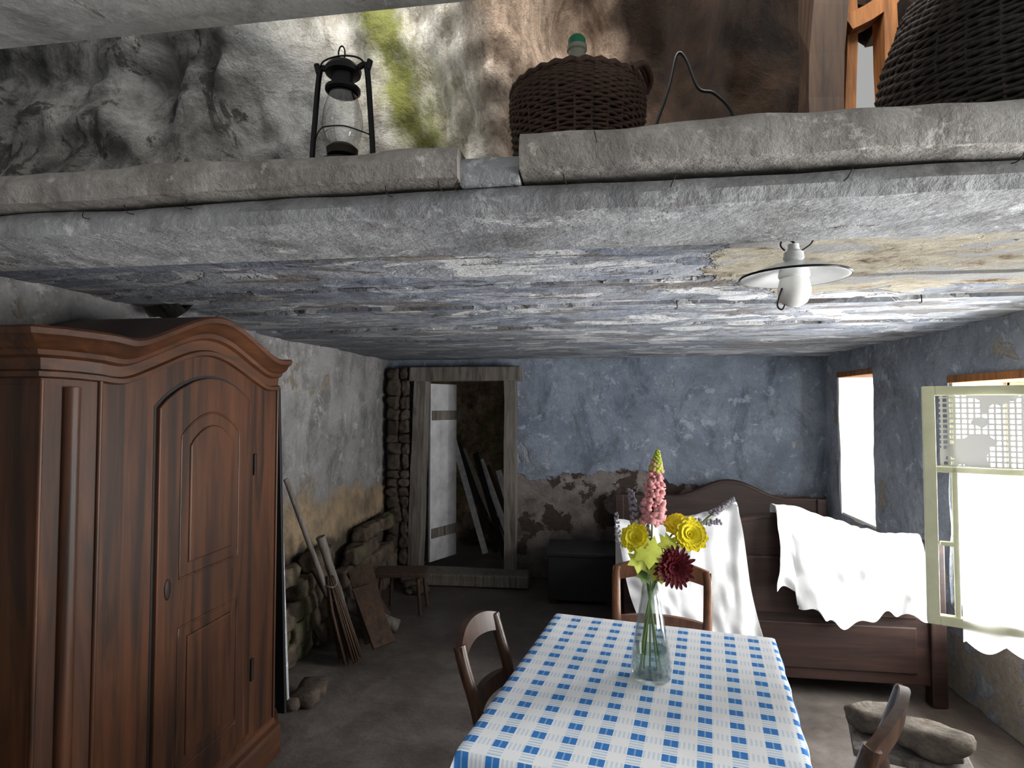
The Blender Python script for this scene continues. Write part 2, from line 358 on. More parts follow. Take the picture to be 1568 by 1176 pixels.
# ------------------------------------------------------------------ BACK DOOR & storeroom
d=top('door_1')
box('post_left',(.11,.16,1.78),(-1.64,5.25,.9),(0,.03,0),M_oldwood,d,.008,.01,8)
box('post_right',(.10,.16,1.78),(-.785,5.25,.9),(0,0,0),M_oldwood,d,.008,.01,8)
box('lintel',(1.02,.18,.13),(-1.20,5.24,1.83),(0,0,0),M_oldwood,d,.01,.01,0)
box('threshold',(1.10,.26,.10),(-1.15,5.06,.055),(0,0,.02),M_oldwood,d,.015,.015,0)
for i in range(3):
    box('leaf_board_%d'%i,(.125,.025,1.66),(-1.54+.055*i,5.40+.11*i,.92),(0,0,math.radians(62)),plain('door_whitewash_%d'%i,srgb(180-8*i,180-8*i,182-8*i),.8,0,.25,6,.3),d,.003)
for z in (.35,1.45): box('leaf_batten',(.40,.03,.09),(-1.46,5.53,z),(0,0,math.radians(62)),M_oldwood,d,.003)
def store_fn(x,t):
    return Vector((x,7.0+.12*fb(x,1,t,1.5,5)-.10*max(0,t-1),t))
sheet('storeroom_rock',store_fn,frange(-3.2,1.2,.05),frange(0,2.0,.05),stone_mat('storeroom_stone',srgb(50,42,36),srgb(140,120,94),srgb(84,98,50)),thick=.3,off=-1)
box('storeroom_dimming_slab',(4.6,1.12,.06),(-.6,6.28,2.1),mat=M_stone_d)  # unseen slab added over the storeroom to dim the daylight inside
pl=top('leaning_planks')
cols=[srgb(230,230,230),srgb(44,38,34),srgb(160,150,140),srgb(30,28,26),srgb(230,230,230),srgb(70,56,44)]
for i in range(9):
    box('plank_%d'%i,(.06,.02,1.25-.05*i),(-1.34+.075*i,6.0+.05*(i%3),.63-.035*i),(math.radians(-6),math.radians(-17-4*(i%3)),.1),plain('plank_mat_%d'%i,cols[i%6],.8),pl,.003)
bm=bmesh.new()
for i in range(14): rock_bm(bm,(-1.5+random.random()*1.0,6.45+random.random()*.15,.10+.75*random.random()**1.3),(.14,.10,.10),i,2,.3,random.random()*3)
mobj('storeroom_boulders',bm,M_stone,None,True)
# ------------------------------------------------------------------ stone pier + rubble at left
bm=bmesh.new(); z=.02
while z<1.78:
    h=.07+.10*random.random()
    x=-1.93; ws=[.10+.05*random.random()]; ws.append(.215-ws[0])
    for w in ws:
        rock_bm(bm,(x+w/2,5.215,z+h/2+.008*random.random()),(w/2,.05,h/2*1.02),z*10+x,3,.30,0,.8); x+=w
    z+=h*.96
mobj('stone_pier',bm,M_stone_d,None,True)
bm=bmesh.new()
for r in range(6):
    y=2.75+random.random()*.1; hh=.055+.004*(5-r)
    while y<4.9:
        w=.12+.24*random.random()
        if not (r>2 and random.random()<.35+.15*(r-3)):
            rock_bm(bm,(-1.90+.03*random.random()+.010*(6-r),y+w/2,.07+r*.115),(.055,w/2*.97,hh),r*20+y,3,.28,0,.7)
        y+=w
mobj('rubble_wall_stones',bm,M_stone,None,True)
bm=bmesh.new()
for i in range(12):
    y=2.86+random.random()*.18 if i<6 else 4.62+random.random()*.2; s=.03+.035*random.random()
    rock_bm(bm,(-1.58+random.random()*.14,y,s*.7),(s,s*1.2,s*.7),i+50,2,.25,random.random()*3)
mobj('loose_rubble',bm,M_stone_d,None,True)
fw=top('firewood_pile')
def log(name,a,b,r,mat):
    a=Vector(a);b=Vector(b); n=8
    pts=[a.lerp(b,i/n)+Vector((noise.noise(Vector((i*.5,a.y,1))),noise.noise(Vector((i*.5,a.y,5))),0))*r*.35 for i in range(n+1)]
    tube(name,pts,[r*(1+.18*noise.noise(Vector((i*.9,a.x*5,b.y)))) for i in range(n+1)],mat,fw,9)
log('log_2',(-1.58,3.66,.04),(-1.74,3.52,.72),.028,M_oldwood)
log('log_3',(-1.50,3.52,.05),(-1.74,3.46,.55),.035,M_brownwood)
log('log_4',(-1.44,3.74,.06),(-1.66,4.05,.08),.05,M_brownwood)
log('log_5',(-1.36,3.88,.05),(-1.64,3.66,.26),.045,M_oldwood)
log('log_6',(-1.50,4.05,.05),(-1.70,3.90,.40),.045,M_brownwood)
box('split_board',(.16,.03,.5),(-1.50,3.72,.26),(math.radians(-35),math.radians(-12),.5),M_brownwood,fw,.004)
box('split_board_b',(.14,.03,.42),(-1.42,3.60,.22),(math.radians(-48),math.radians(-8),.7),M_brownwood,fw,.004)
br_=top('birch_broom')
tube('handle',[(-1.60,3.34,.42),(-1.80,3.20,1.12)],[.017,.015],M_oldwood,br_)
bm=bmesh.new(); A=Vector((-1.595,3.345,.50)); 
for i in range(110):
    a=random.random()*6.28; r=random.random()**.5
    tip=Vector((-1.475+.075*r*math.cos(a),3.40+.075*r*math.sin(a),.015+.04*random.random()))
    bm_tube(bm,[A+Vector((.022*r*math.cos(a),.022*r*math.sin(a),.03*random.random())),A.lerp(tip,.35)+Vector((.032*r*math.cos(a),.032*r*math.sin(a),0)),tip],[.005,.0045,.003],5)
mobj('twigs',bm,M_brownwood,br_,True)
for t in (.05,.22): 
    p=A.lerp(Vector((-1.475,3.40,.03)),t); tube('binding',[p+Vector((.034*math.cos(k/12*6.283),.034*math.sin(k/12*6.283),.006*math.sin(k))) for k in range(12)],.005,M_oldwood,br_,6,True)
lb_=top('leaning_boards')
box('dark_gap_strip',(.05,.02,1.62),(-1.60,2.78,.83),(0,math.radians(-2),0),M_dark,lb_,.003)  # dark strip standing in for the shaded gap beside the wardrobe
box('pale_board',(.045,.02,1.25),(-1.62,2.84,.64),(0,math.radians(-3),0),M_beam,lb_,.003)
st=top('wooden_stool')
box('seat',(.40,.22,.035),(-1.48,4.32,.29),(0,0,.15),M_brownwood,st,.01)
for i,(x,y) in enumerate(((-1.61,4.24),(-1.34,4.27),(-1.58,4.39),(-1.34,4.41))):
    tube('leg_%d'%i,[(x+.0,y,.28),(x*1.0+(.03 if x>-1.5 else -.02),y+(.02 if y>4.35 else -.03),0.005)],[.016,.013],M_brownwood,st)
# ------------------------------------------------------------------ WARDROBE
w=top('wardrobe')
YC=2.01
def arch(y):
    t=min(1,abs(y-YC)/.42); return .5*(1+math.cos(pi*t))-.14*math.exp(-((abs(y-YC)-.42)/.09)**2)
path=[]
def seg(a,b,n):
    for i in range(n): path.append((a[0]+(b[0]-a[0])*i/n,a[1]+(b[1]-a[1])*i/n))
P0=(-1.90,1.42);P1=(-1.53,1.42);P2=(-1.45,1.53);P3=(-1.45,2.49);P4=(-1.53,2.60);P5=(-1.90,2.60)
seg(P0,P1,3);seg(P1,P2,3);seg(P2,P3,48);seg(P3,P4,3);seg(P4,P5,3);path.append(P5)
def offp(i,o):
    x,y=path[i]
    def nrm(a,b):
        dx,dy=b[0]-a[0],b[1]-a[1]; L=math.hypot(dx,dy); return Vector((dy/L,-dx/L))
    a=path[max(i-1,0)];b=path[min(i+1,len(path)-1)]
    n1=nrm(a,(x,y)) if i>0 else nrm((x,y),b); n2=nrm((x,y),b) if i<len(path)-1 else n1
    m_=(n1+n2); m_/= max(.3,(1+n1.dot(n2))); return (x+m_.x*o,y+m_.y*o)
def sweep(name,prof,mat,cap=True):
    bm=bmesh.new(); cols=[]
    for i in range(len(path)):
        h=arch(path[i][1]); c=[]
        for o,z,k in prof:
            x,y=offp(i,o); c.append(bm.verts.new((x,y,z+k*h)))
        cols.append(c)
    for A,B in zip(cols,cols[1:]):
        for j in range(len(prof)-1): bm.faces.new((A[j],B[j],B[j+1],A[j+1]))
    if cap:
        back=[bm.verts.new((-1.91,c[-1].co.y,c[-1].co.z)) for c in cols]
        for i in range(3,len(cols)-4): bm.faces.new((cols[i][-1],cols[i+1][-1],back[i+1],back[i]))
    return mobj(name,bm,mat,w,True,32)
sweep('carcass',[(0,.02,0),(0,.14,0),(0,1.70,.11)],M_ward,False)
sweep('plinth',[(.0,.0,0),(.035,.0,0),(.035,.11,0),(.028,.125,0),(.012,.135,0),(.006,.155,0),(0,.16,0)],M_ward_h,False)
cp=[(0,1.625,.105),(.012,1.630,.105),(.014,1.644,.105),(.004,1.650,.105),(.007,1.682,.108),(.020,1.690,.108),(.024,1.704,.11),(.040,1.716,.11),(.048,1.734,.11),(.060,1.744,.11),(.064,1.760,.11),(.056,1.767,.11)]
sweep('cornice',cp,M_ward_h)
box('side_left',(.36,.012,1.5),(-1.72,1.425,.86),mat=M_ward,parent=w)
box('back_board',(.015,1.16,1.6),(-1.905,2.01,.9),mat=M_ward,parent=w)
def archpts(y0,y1,z0,zs,zp,n=16):
    pts=[(y0,z0),(y1,z0),(y1,zs)]
    for i in range(1,n):
        t=i/n; y=y1+(y0-y1)*t; pts.append((y,zs+(zp-zs)*math.sin(pi*t)**(.8)))
    pts.append((y0,zs)); return pts
poly('door_gap',archpts(1.745,2.305,.185,1.545,1.660),'x',-1.46,-1.4485,M_dark,w)
poly('door_leaf',archpts(1.757,2.293,.195,1.54,1.650),'x',-1.452,-1.436,M_ward,w,.004)
def ringcurve(name,pts,x,r,mat):
    tube(name,[(x,a,b) for a,b in pts],r,mat,w,8,True)
def dense(pts,n=8):
    out=[]
    for i in range(len(pts)):
        a=pts[i];b=pts[(i+1)%len(pts)]; L=math.hypot(a[0]-b[0],a[1]-b[1]); k=max(1,int(L/.03))
        for j in range(k): out.append((a[0]+(b[0]-a[0])*j/k,a[1]+(b[1]-a[1])*j/k))
    return out
up=archpts(1.86,2.19,.95,1.44,1.52); lo=archpts(1.86,2.19,.29,.78,.78)
for nm,pp in (('panel_upper',up),('panel_lower',lo)):
    ringcurve(nm+'_moulding',dense(pp),-1.437,.005,M_ward)
    cy=2.025; cz_=(min(p[1] for p in pp)+max(p[1] for p in pp))/2
    s=[(cy+(a-cy)*.74,cz_+(b-cz_)*.84) for a,b in pp]
    poly(nm,s,'x',-1.44,-1.430,M_ward,w,.006)
for a in (P1,P2,P3,P4): tube('corner_bead',[(a[0]+.003,a[1],.16),(a[0]+.003,a[1],1.62)],.006,M_ward,w)
tube('corner_column',[(-1.490,1.478,.2),(-1.490,1.478,1.60)],.022,M_ward,w,16)
bm=bmesh.new(); r=bmesh.ops.create_uvsphere(bm,u_segments=16,v_segments=8,radius=1)
for v in r['verts']: v.co=Vector((-1.436+v.co.x*.006,1.805+v.co.y*.016,.93+v.co.z*.036))
mobj('keyhole_escutcheon',bm,M_iron,w,True)
for z in (.45,1.3): box('hinge',(.012,.02,.09),(-1.434,2.30,z),mat=M_iron,parent=w,bev=.003)
# ------------------------------------------------------------------ BED
b=top('wooden_bed')
BX0,BX1,FY,HY=.17,1.72,3.36,5.16
def boardpts(z0,zs,zp,peak,x0=BX0,x1=BX1,n=40,sig=.42):
    pts=[(x0,z0),(x1,z0)]
    for i in range(n+1):
        x=x1+(x0-x1)*i/n; t=min(1,abs(x-peak)/sig); pts.append((x,zs+(zp-zs)*.5*(1+math.cos(pi*t))))
    return pts
poly('footboard',boardpts(.10,.80,.94,.92,sig=.6),'y',FY,FY+.04,M_bed,b,.006)
poly('headboard',boardpts(.15,.76,.90,1.07,x1=1.80,sig=.45),'y',HY,HY+.05,M_bed,b,.006)
tube('footboard_cap',[(x,FY+.02,.80+.14*.5*(1+math.cos(pi*min(1,abs(x-.92)/.6)))+.005) for x in [BX0+(BX1-BX0)*i/40 for i in range(41)]],.024,M_bed,b)
tube('headboard_cap',[(x,HY+.02,.76+.14*.5*(1+math.cos(pi*min(1,abs(x-1.07)/.45)))+.005) for x in [BX0+(1.80-BX0)*i/40 for i in range(41)]],.022,M_bed,b)
for x,y,h in ((BX0,FY+.02,.84),(BX1,FY+.02,.84),(BX0,HY+.02,.78),(1.80,HY+.02,.78)):
    box('post',(.075,.075,h),(x,y,h/2),mat=M_bed,parent=b,bev=.008)
for z0,z1 in ((.16,.40),(.44,.74)): poly('foot_panel',[(BX0+.1,z0),(BX1-.1,z0),(BX1-.1,z1),(BX0+.1,z1)],'y',FY-.012,FY+.01,M_bed,b,.008)
for x in (BX0+.01,BX1-.01): box('side_rail',(.03,HY-FY,.24),(x,(HY+FY)/2,.33),mat=M_bed,parent=b)
def matt(u,v):
    return Vector((u,v,.52+.10*math.exp(-((v-4.75)/.28)**2)+.02*fb(u,v,0,2.5,4)-.12*max(0,(abs(u-.95)-.65)/.1)))
sheet('mattress_cover',matt,frange(BX0+.035,BX1-.035,.04),frange(FY+.05,HY-.01,.04),M_cloth,thick=.12,parent=b,off=-1)
box('mattress',(1.46,1.7,.16),(.945,4.26,.38),mat=M_cloth,parent=b,bev=.03)
def drape(name,x0,x1,topz,botf,skew=0,amp=.018,yf=FY-.03):
    """cloth hanging over the footboard"""
    def f(u,v):
        x=x0+(x1-x0)*u; tz=topz(x); b_=botf(u)
        L=tz-b_
        if v<.25:
            k=(.25-v)/.25; p=Vector((x,FY+.075+.01*k,tz-.28*k))
        elif v<.38:
            k=(v-.25)/.13; a=pi*k; p=Vector((x,FY+.02+math.cos(a)*.055,tz+math.sin(a)*.028))
            p.z+=.024*abs(noise.noise(Vector((x*16,k*2,3))))*math.sin(a)
        else:
            k=(v-.38)/.62; p=Vector((x+skew*k,yf-.008-.025*k,tz-L*k))
            q=.7*math.sin(x*21+2.6*math.sin(x*7)+k*1.2)+.6*noise.noise(Vector((x*9,k*1.5,7)))*1.6+.3*math.sin(x*55+k*3)
            p.y-=amp*k**.5*(1.2+q)
            p.x+=.014*k*math.sin(k*5+x*20)
        p.y-=.014*noise.noise(Vector((x*14,v*9,1))); p.z+=.008*noise.noise(Vector((x*9,v*6,5)))
        return p
    return sheet(name,f,[i/90 for i in range(91)],[i/70 for i in range(71)],M_cloth,thick=.003,split=89)
ft=lambda x:.80+.14*.5*(1+math.cos(pi*min(1,abs(x-.92)/.6)))+.04
drape('white_sheet',.09,.74,lambda x:ft(max(x,.3))+.03,lambda u:.42-.13*u+.02*math.sin(u*9),.10)
drape('white_coverlet',.93,1.64,lambda x:ft(x),lambda u:.50+.025*math.sin(u*11)+.015*math.sin(u*37)-.07*math.exp(-((u-.5)/.3)**2)+(.08 if u<.12 else 0),.0,.024)
ch=top('blanket_chest')
box('body',(.52,.42,.34),(-.14,4.84,.20),mat=M_dark,parent=ch,bev=.008); box('lid',(.56,.46,.035),(-.14,4.84,.388),mat=M_dark,parent=ch,bev=.008)
for x in (-.36,.08):
    for y in (4.67,5.01): box('foot',(.06,.06,.04),(x,y,.024),mat=M_dark,parent=ch)
# ------------------------------------------------------------------ TABLE
TC=Vector((.134,1.80,0)); TR=math.radians(-10)
tb=top('dining_table'); tb.location=TC; tb.rotation_euler=(0,0,TR)
box('top',(.74,.92,.028),(0,0,.713),mat=M_chair_d,parent=tb)
for sx in (-1,1):
    for sy in (-1,1): box('leg',(.05,.05,.70),(sx*.30,sy*.38,.354),mat=M_chair_d,parent=tb,bev=.006)
    box('apron',(.02,.72,.09),(sx*.30,0,.65),mat=M_chair_d,parent=tb)
m=M('gingham_cloth',.85,spec=.2)
fx=m.math('FRACT',m.math('MULTIPLY',m.math('ADD',m.axis(0),5),1/.078)); fy=m.math('FRACT',m.math('MULTIPLY',m.math('ADD',m.axis(1),5),1/.066))
sx=m.math('LESS_THAN',fx,.44); sy=m.math('LESS_THAN',fy,.44)
fine=m.math('GREATER_THAN',m.math('FRACT',m.math('MULTIPLY',m.axis(1),1/.011)),.5)
fine2=m.math('GREATER_THAN',m.math('FRACT',m.math('MULTIPLY',m.axis(0),1/.011)),.5)
white=srgb(244,247,251); blue=srgb(60,128,204); lb=srgb(166,204,236)
c=m.mix(m.math('MULTIPLY',sy,m.math('MULTIPLY',fine2,.45)),white,lb); c=m.mix(m.math('MULTIPLY',sx,m.math('MULTIPLY',fine,.7)),c,lb)
inner=m.math('MULTIPLY',m.math('LESS_THAN',m.math('ABSOLUTE',m.math('SUBTRACT',fx,.22)),.025),.6)
c=m.mix(m.math('MULTIPLY',sx,sy),c,m.mix(inner,blue,lb))
m.col(c); m.bump(m.noise(250,2),.1,.001); M_ging=m.m
def cloth(u,v):
    W,L=.385,.475; x=max(-W,min(W,u)); y=max(-L,min(L,v)); ox=abs(u)-W; oy=abs(v)-L; dx=max(0,ox);dy=max(0,oy)
    z=.732+.0012*noise.noise(Vector((u*8,v*8,0))); drop=math.hypot(dx,dy) if dx and dy else max(dx,dy)
    p=Vector((x,y,z))
    if dx or dy:
        f=.012*math.sin((v if dx>dy else u)*38)*min(1,drop/.1)
        p.z=z-max(0,drop-.004)
        p.x+=math.copysign(min(dx,.008)+(f+.012)*(1 if dx else 0)*min(1,drop/.05),u) if dx else 0
        p.y+=math.copysign(min(dy,.008)+(f+.012)*(1 if dy else 0)*min(1,drop/.05),v) if dy else 0
    return p
sheet('checked_tablecloth',cloth,frange(-.585,.585,.012,(-.385,.385)),frange(-.675,.675,.012,(-.475,.475)),M_ging,thick=.0015,parent=tb,off=1,split=89)
# ------------------------------------------------------------------ CHAIRS
def chair(loc,rz,mat,name='dining_chair',hb=.86,wd=.38):
    c=top(name); c.location=loc; c.rotation_euler=(0,0,rz)
    h=wd/2
    poly('seat',[(-h-.01,-.18),(h+.01,-.18),(h+.03,.20),(-h-.03,.20)],'z',.43,.455,mat,c,.008)
    for s in (-1,1):
        tube('front_leg',[(s*h,.16,0.005),(s*h,.17,.43)],[.016,.021],mat,c,10)
        tube('back_post',smoothpts([(s*h*.98,-.26,0.005),(s*h*.96,-.20,.25),(s*h*.95,-.18,.45),(s*h*.97,-.20,.62),(s*h,-.245,hb-.09),(s*h*.97,-.262,hb-.035)]),.019,mat,c,10)
        tube('side_rung',[(s*h,.16,.2),(s*h*.96,-.2,.2)],.011,mat,c)
    for y,z in ((.17,.26),(-.205,.24)): tube('rung',[(-h,y,z),(h,y,z)],.011,mat,c)
    for s_,yy in ((1,.165),(1,-.18)): box('seat_rail',(wd,.022,.05),(0,yy,.405),mat=mat,parent=c)
    def rail(nm,z0,z1,arc,cut,y0,ext=0):
        n=20; bm=bmesh.new(); prev=None
        for i in range(n+1):
            t=-1+2*i/n; x=t*(h+ext); cv=.03*(1-t*t); lo_=z0+cut*(1-t*t)**1; hi=z1+arc*(1-abs(t)**2.2)
            r=[bm.verts.new((x,y0-cv-.011,lo_)),bm.verts.new((x,y0-cv+.011,lo_)),bm.verts.new((x,y0-cv+.011-.012,hi)),bm.verts.new((x,y0-cv-.011-.012,hi))]
            if prev:
                for j in range(4): bm.faces.new((prev[j],prev[(j+1)%4],r[(j+1)%4],r[j]))
            else: bm.faces.new(r)
            prev=r
        bm.faces.new(prev[::-1])
        mobj(nm,bm,mat,c,True,40)
    rail('top_rail',hb-.095,hb-.035,.035,.03,-.245,.014)
    rail('mid_rail',.60,.645,.012,.012,-.20)
    return c
chair((.225,2.36,0),math.radians(172),M_chair,hb=.88)
chair((-.135,1.85,0),math.radians(-100),M_chair_d,hb=.86,wd=.30)
chair((.45,1.66,0),math.radians(56),M_chair_d,hb=.86,wd=.36)
# ------------------------------------------------------------------ VASE + FLOWERS
VX,VY,VZ=.150,1.83,.7345
v=top('flower_vase')
prof=[(0,.0),(.052,.0),(.058,.006),(.060,.03),(.054,.09),(.040,.17),(.027,.24),(.023,.28),(.030,.315),(.036,.33),(.033,.33),(.027,.313),(.020,.28),(.024,.24),(.037,.17),(.051,.09),(.056,.03),(.052,.012),(0,.010)]
lathe('glass',prof,(VX,VY,VZ),M_glass,v,48,60)
lathe('water',[(0,.013),(.050,.013),(.0545,.03),(.050,.085),(0,.085)],(VX,VY,VZ),M_water,v,40)
M_stem=plain('stem_green',srgb(96,124,60),.6); M_leaf=plain('leaf_yellowgreen',srgb(184,194,76),.6,0,.2,30)
M_yel=plain('petal_yellow',srgb(244,228,50),.6,0,.12,20); M_red=plain('petal_crimson',srgb(92,14,26),.6,0,.2,20)
M_pink=plain('petal_pink',srgb(228,164,164),.6,0,.15,30); M_grey=plain('dried_lavender_grey',srgb(150,146,156),.8,0,.2,40)
def stem(bx,by,tip,r=.003,z0=.02,mat=None):
    p=smoothpts([(VX+bx,VY+by,VZ+z0),(VX-bx*.2,VY-by*.2,VZ+.26),((VX+tip[0])/2,(VY+tip[1])/2,max(VZ+.32,(VZ+.32+tip[2])/2)),tip])
    tube('stem',p,r,mat or M_stem,v,6)
def petalflower(c,R,mat,nrm=(0,-1,.3),rings=((24,1,.1),(20,.85,.35),(16,.65,.65),(10,.42,1.0),(6,.2,1.3)),wd=.2,name='flower'):
    bm=bmesh.new(); q=Vector(nrm).normalized().to_track_quat('Z','Y').to_matrix()
    for n,rr,el in rings:
        for i in range(n):
            a=2*pi*(i+random.random()*.4)/n; L=R*rr*(.9+.2*random.random())
            pts=[]
            for t,wf in ((.0,.15),(.35,.8),(.7,1),(.92,.6),(1,.05)):
                rad=L*t*math.cos(el*.75)+R*.04; zz=L*t*math.sin(el)*.9
                w_=R*wd*wf*.9
                d=Vector((math.cos(a),math.sin(a),0)); s_=Vector((-math.sin(a),math.cos(a),0))
                pts.append([d*rad+s_*w_+Vector((0,0,zz+.03*R)),d*rad+Vector((0,0,zz-.03*R)),d*rad-s_*w_+Vector((0,0,zz+.03*R))])
            vv=[[bm.verts.new(q@p_+Vector(c)) for p_ in row] for row in pts]
            for A,B in zip(vv,vv[1:]):
                for j in range(2): bm.faces.new((A[j],A[j+1],B[j+1],B[j]))
    mobj(name,bm,mat,v,True)
tips={'y1':(.105,1.80,1.155),'y2':(.265,1.82,1.165),'y3':(.235,1.84,1.185),'r':(.215,1.79,1.075),'p':(.165,1.83,1.34),'g1':(.10,1.86,1.28),'g2':(.40,1.90,1.26),'lf':(.14,1.78,1.13)}
petalflower(tips['y1'],.042,M_yel,(-.3,-1,.5),wd=.26,name='yellow_dahlia'); petalflower(tips['y2'],.050,M_yel,(.2,-1,.4),wd=.28,name='yellow_dahlia_b')
petalflower(tips['y3'],.042,M_yel,(0,-.7,.8),wd=.28,name='yellow_dahlia_c')
petalflower(tips['r'],.060,M_red,(.15,-1,.1),wd=.13,name='crimson_dahlia')
for k,(bx,by) in zip(tips,((.03,.01),(-.03,.0),(-.02,.02),(-.035,-.01),(.0,.03),(.03,-.02),(-.03,.02),(.02,.02))): stem(bx,by,tips[k])
bm=bmesh.new()
for i in range(170):
    t=i/170; a=i*2.4+random.random()*.5; z=1.19+.19*t; r=(.026*(1-t)**.45+.004)*(.7+.5*random.random())
    rock_bm(bm,(.16+.012*t+math.cos(a)*r,1.83+math.sin(a)*r,z+.008*random.random()),(.0085*(1.2-t*.6)*(.7+.6*random.random()),)*3,i,1,.7)
mobj('pink_spire',bm,M_pink,v,True)
bm=bmesh.new()
for i in range(60):
    t=i/60; a=i*2.4; z=1.35+.065*t; r=.014*(1-t)+.003
    rock_bm(bm,(.170+.006*t+math.cos(a)*r,1.83+math.sin(a)*r,z),(.007*(1.1-t*.7),)*3,i,1,.3)
mobj('green_spire_tip',bm,M_leaf,v,True)
bm=bmesh.new()
def spray(a,b_,n,r,s):
    a=Vector(a);b_=Vector(b_)
    for i in range(n):
        t=i/n; p=a.lerp(b_,t)+Vector((math.cos(i*2.4),math.sin(i*2.4),math.sin(i*1.7)*.5))*r*(1-.6*t)
        rock_bm(bm,p,(s,s,s*1.6),i,1,.4)
spray((.115,1.85,1.16),(.095,1.86,1.29),60,.015,.0045); spray((.14,1.85,1.14),(.13,1.87,1.24),50,.016,.0045); spray((.06,1.84,1.12),(.05,1.86,1.22),30,.010,.003)
spray((.34,1.88,1.215),(.41,1.90,1.262),50,.008,.0038); spray((.24,1.87,1.19),(.37,1.9,1.19),50,.018,.004)
mobj('dried_lavender',bm,M_grey,v,True)
def leaf(c,s,rx,ry,rz,name='leaf',mat=None):
    pts=[(0,-1),(.35,-.55),(.95,-.6),(.7,-.1),(1.0,.35),(.5,.35),(.25,1.0),(0,.6),(-.3,1.05),(-.5,.35),(-1,.3),(-.7,-.1),(-.9,-.6),(-.35,-.5)]
    bm=bmesh.new(); mx=T(c,(rx,ry,rz)); c0=bm.verts.new(mx@Vector((0,0,.1*s)))
    vs=[bm.verts.new(mx@Vector((a*s,b__*s,-.12*s*abs(a)))) for a,b__ in pts]
    for i in range(len(vs)): bm.faces.new((c0,vs[i],vs[(i+1)%len(vs)]))
    mobj(name,bm,mat or M_leaf,v,True)
leaf((.145,1.775,1.12),.050,1.3,.1,.1); leaf((.115,1.79,1.09),.040,1.2,.4,.5); leaf((.17,1.78,1.06),.035,1.4,-.3,-.2); leaf((.20,1.80,1.14),.035,1.1,-.3,.3)
leaf((.13,1.80,1.045),.028,1.0,.5,.3,'leaf',M_stem)
# ------------------------------------------------------------------ RIGHT WINDOWS
w1=top('window_1'); Z1=(W1[2]+W1[3])/2; H1=W1[3]-W1[2]; Y1=(W1[0]+W1[1])/2
box('frame',(.05,W1[1]-W1[0],.05),(2.24,Y1,W1[3]-.02),mat=M_winpaint,parent=w1); box('sill',(.34,W1[1]-W1[0]-.03,.03),(2.08,Y1,W1[2]+.005),mat=M_white_jamb,parent=w1)
for y in (W1[0]+.03,Y1,W1[1]-.03): box('stile',(.04,.035,H1-.04),(2.24,y,Z1),mat=M_winpaint,parent=w1)
box('far_reveal',(.34,.03,H1-.01),(2.07,W1[1]-.014,Z1),mat=M_white_jamb,parent=w1,jit=.012,cuts=6)
box('near_reveal',(.33,.03,H1-.01),(2.08,W1[0]+.012,Z1),mat=M_white_jamb,parent=w1)
box('lintel_board',(.34,W1[1]-W1[0]-.02,.04),(2.06,Y1,W1[3]-.012),mat=M_orange,parent=w1)
def fixed_window(nm,W):
    w_=top(nm); YM=(W[0]+W[1])/2; YL=W[1]-W[0]; ZM=(W[2]+W[3])/2
    for y in (W[0]+.03,W[1]-.03,): box('stile',(.05,.05,W[3]-W[2]),(2.20,y,ZM),mat=M_winpaint,parent=w_)
    for z in (W[2]+.04,W[3]-.03): box('rail',(.05,YL-.06,.05),(2.20,YM,z),mat=M_winpaint,parent=w_)
    box('mullion',(.04,.04,W[3]-W[2]-.06),(2.20,YM,ZM),mat=M_winpaint,parent=w_)
    box('sill',(.34,YL-.02,.03),(2.08,YM,W[2]+.01),mat=M_white_jamb,parent=w_)
    box('far_reveal',(.33,.02,W[3]-W[2]-.03),(2.08,W[1]-.008,ZM),mat=M_white_jamb,parent=w_)
    box('lintel_board',(.34,YL-.02,.04),(2.06,YM,W[3]-.01),mat=M_orange,parent=w_)
fixed_window('window_2',W2); fixed_window('window_4',W3)
cs=top('window_3'); cs.location=(1.21,2.43,0); cs.rotation_euler=(0,0,math.atan2(-.39,.92))
def cb(n,x0,x1,z0,z1,t=.035): box(n,(x1-x0,t,z1-z0),((x0+x1)/2,0,(z0+z1)/2),mat=M_winpaint,parent=cs,bev=.004)
cb('stile_free',0,.040,.74,1.62); cb('stile_hinge',.66,.70,.74,1.62); cb('rail_top',.040,.66,1.585,1.62); cb('rail_bottom',.040,.66,.74,.775)
cb('muntin_h',.040,.66,1.30,1.322,.022); cb('muntin_v',.085,.103,.775,1.585,.022); cb('muntin_h2',.045,.09,1.03,1.045,.022)
box('pane',(.62,.003,.81),(.35,0,1.18),mat=M_pane,parent=cs,bev=0)
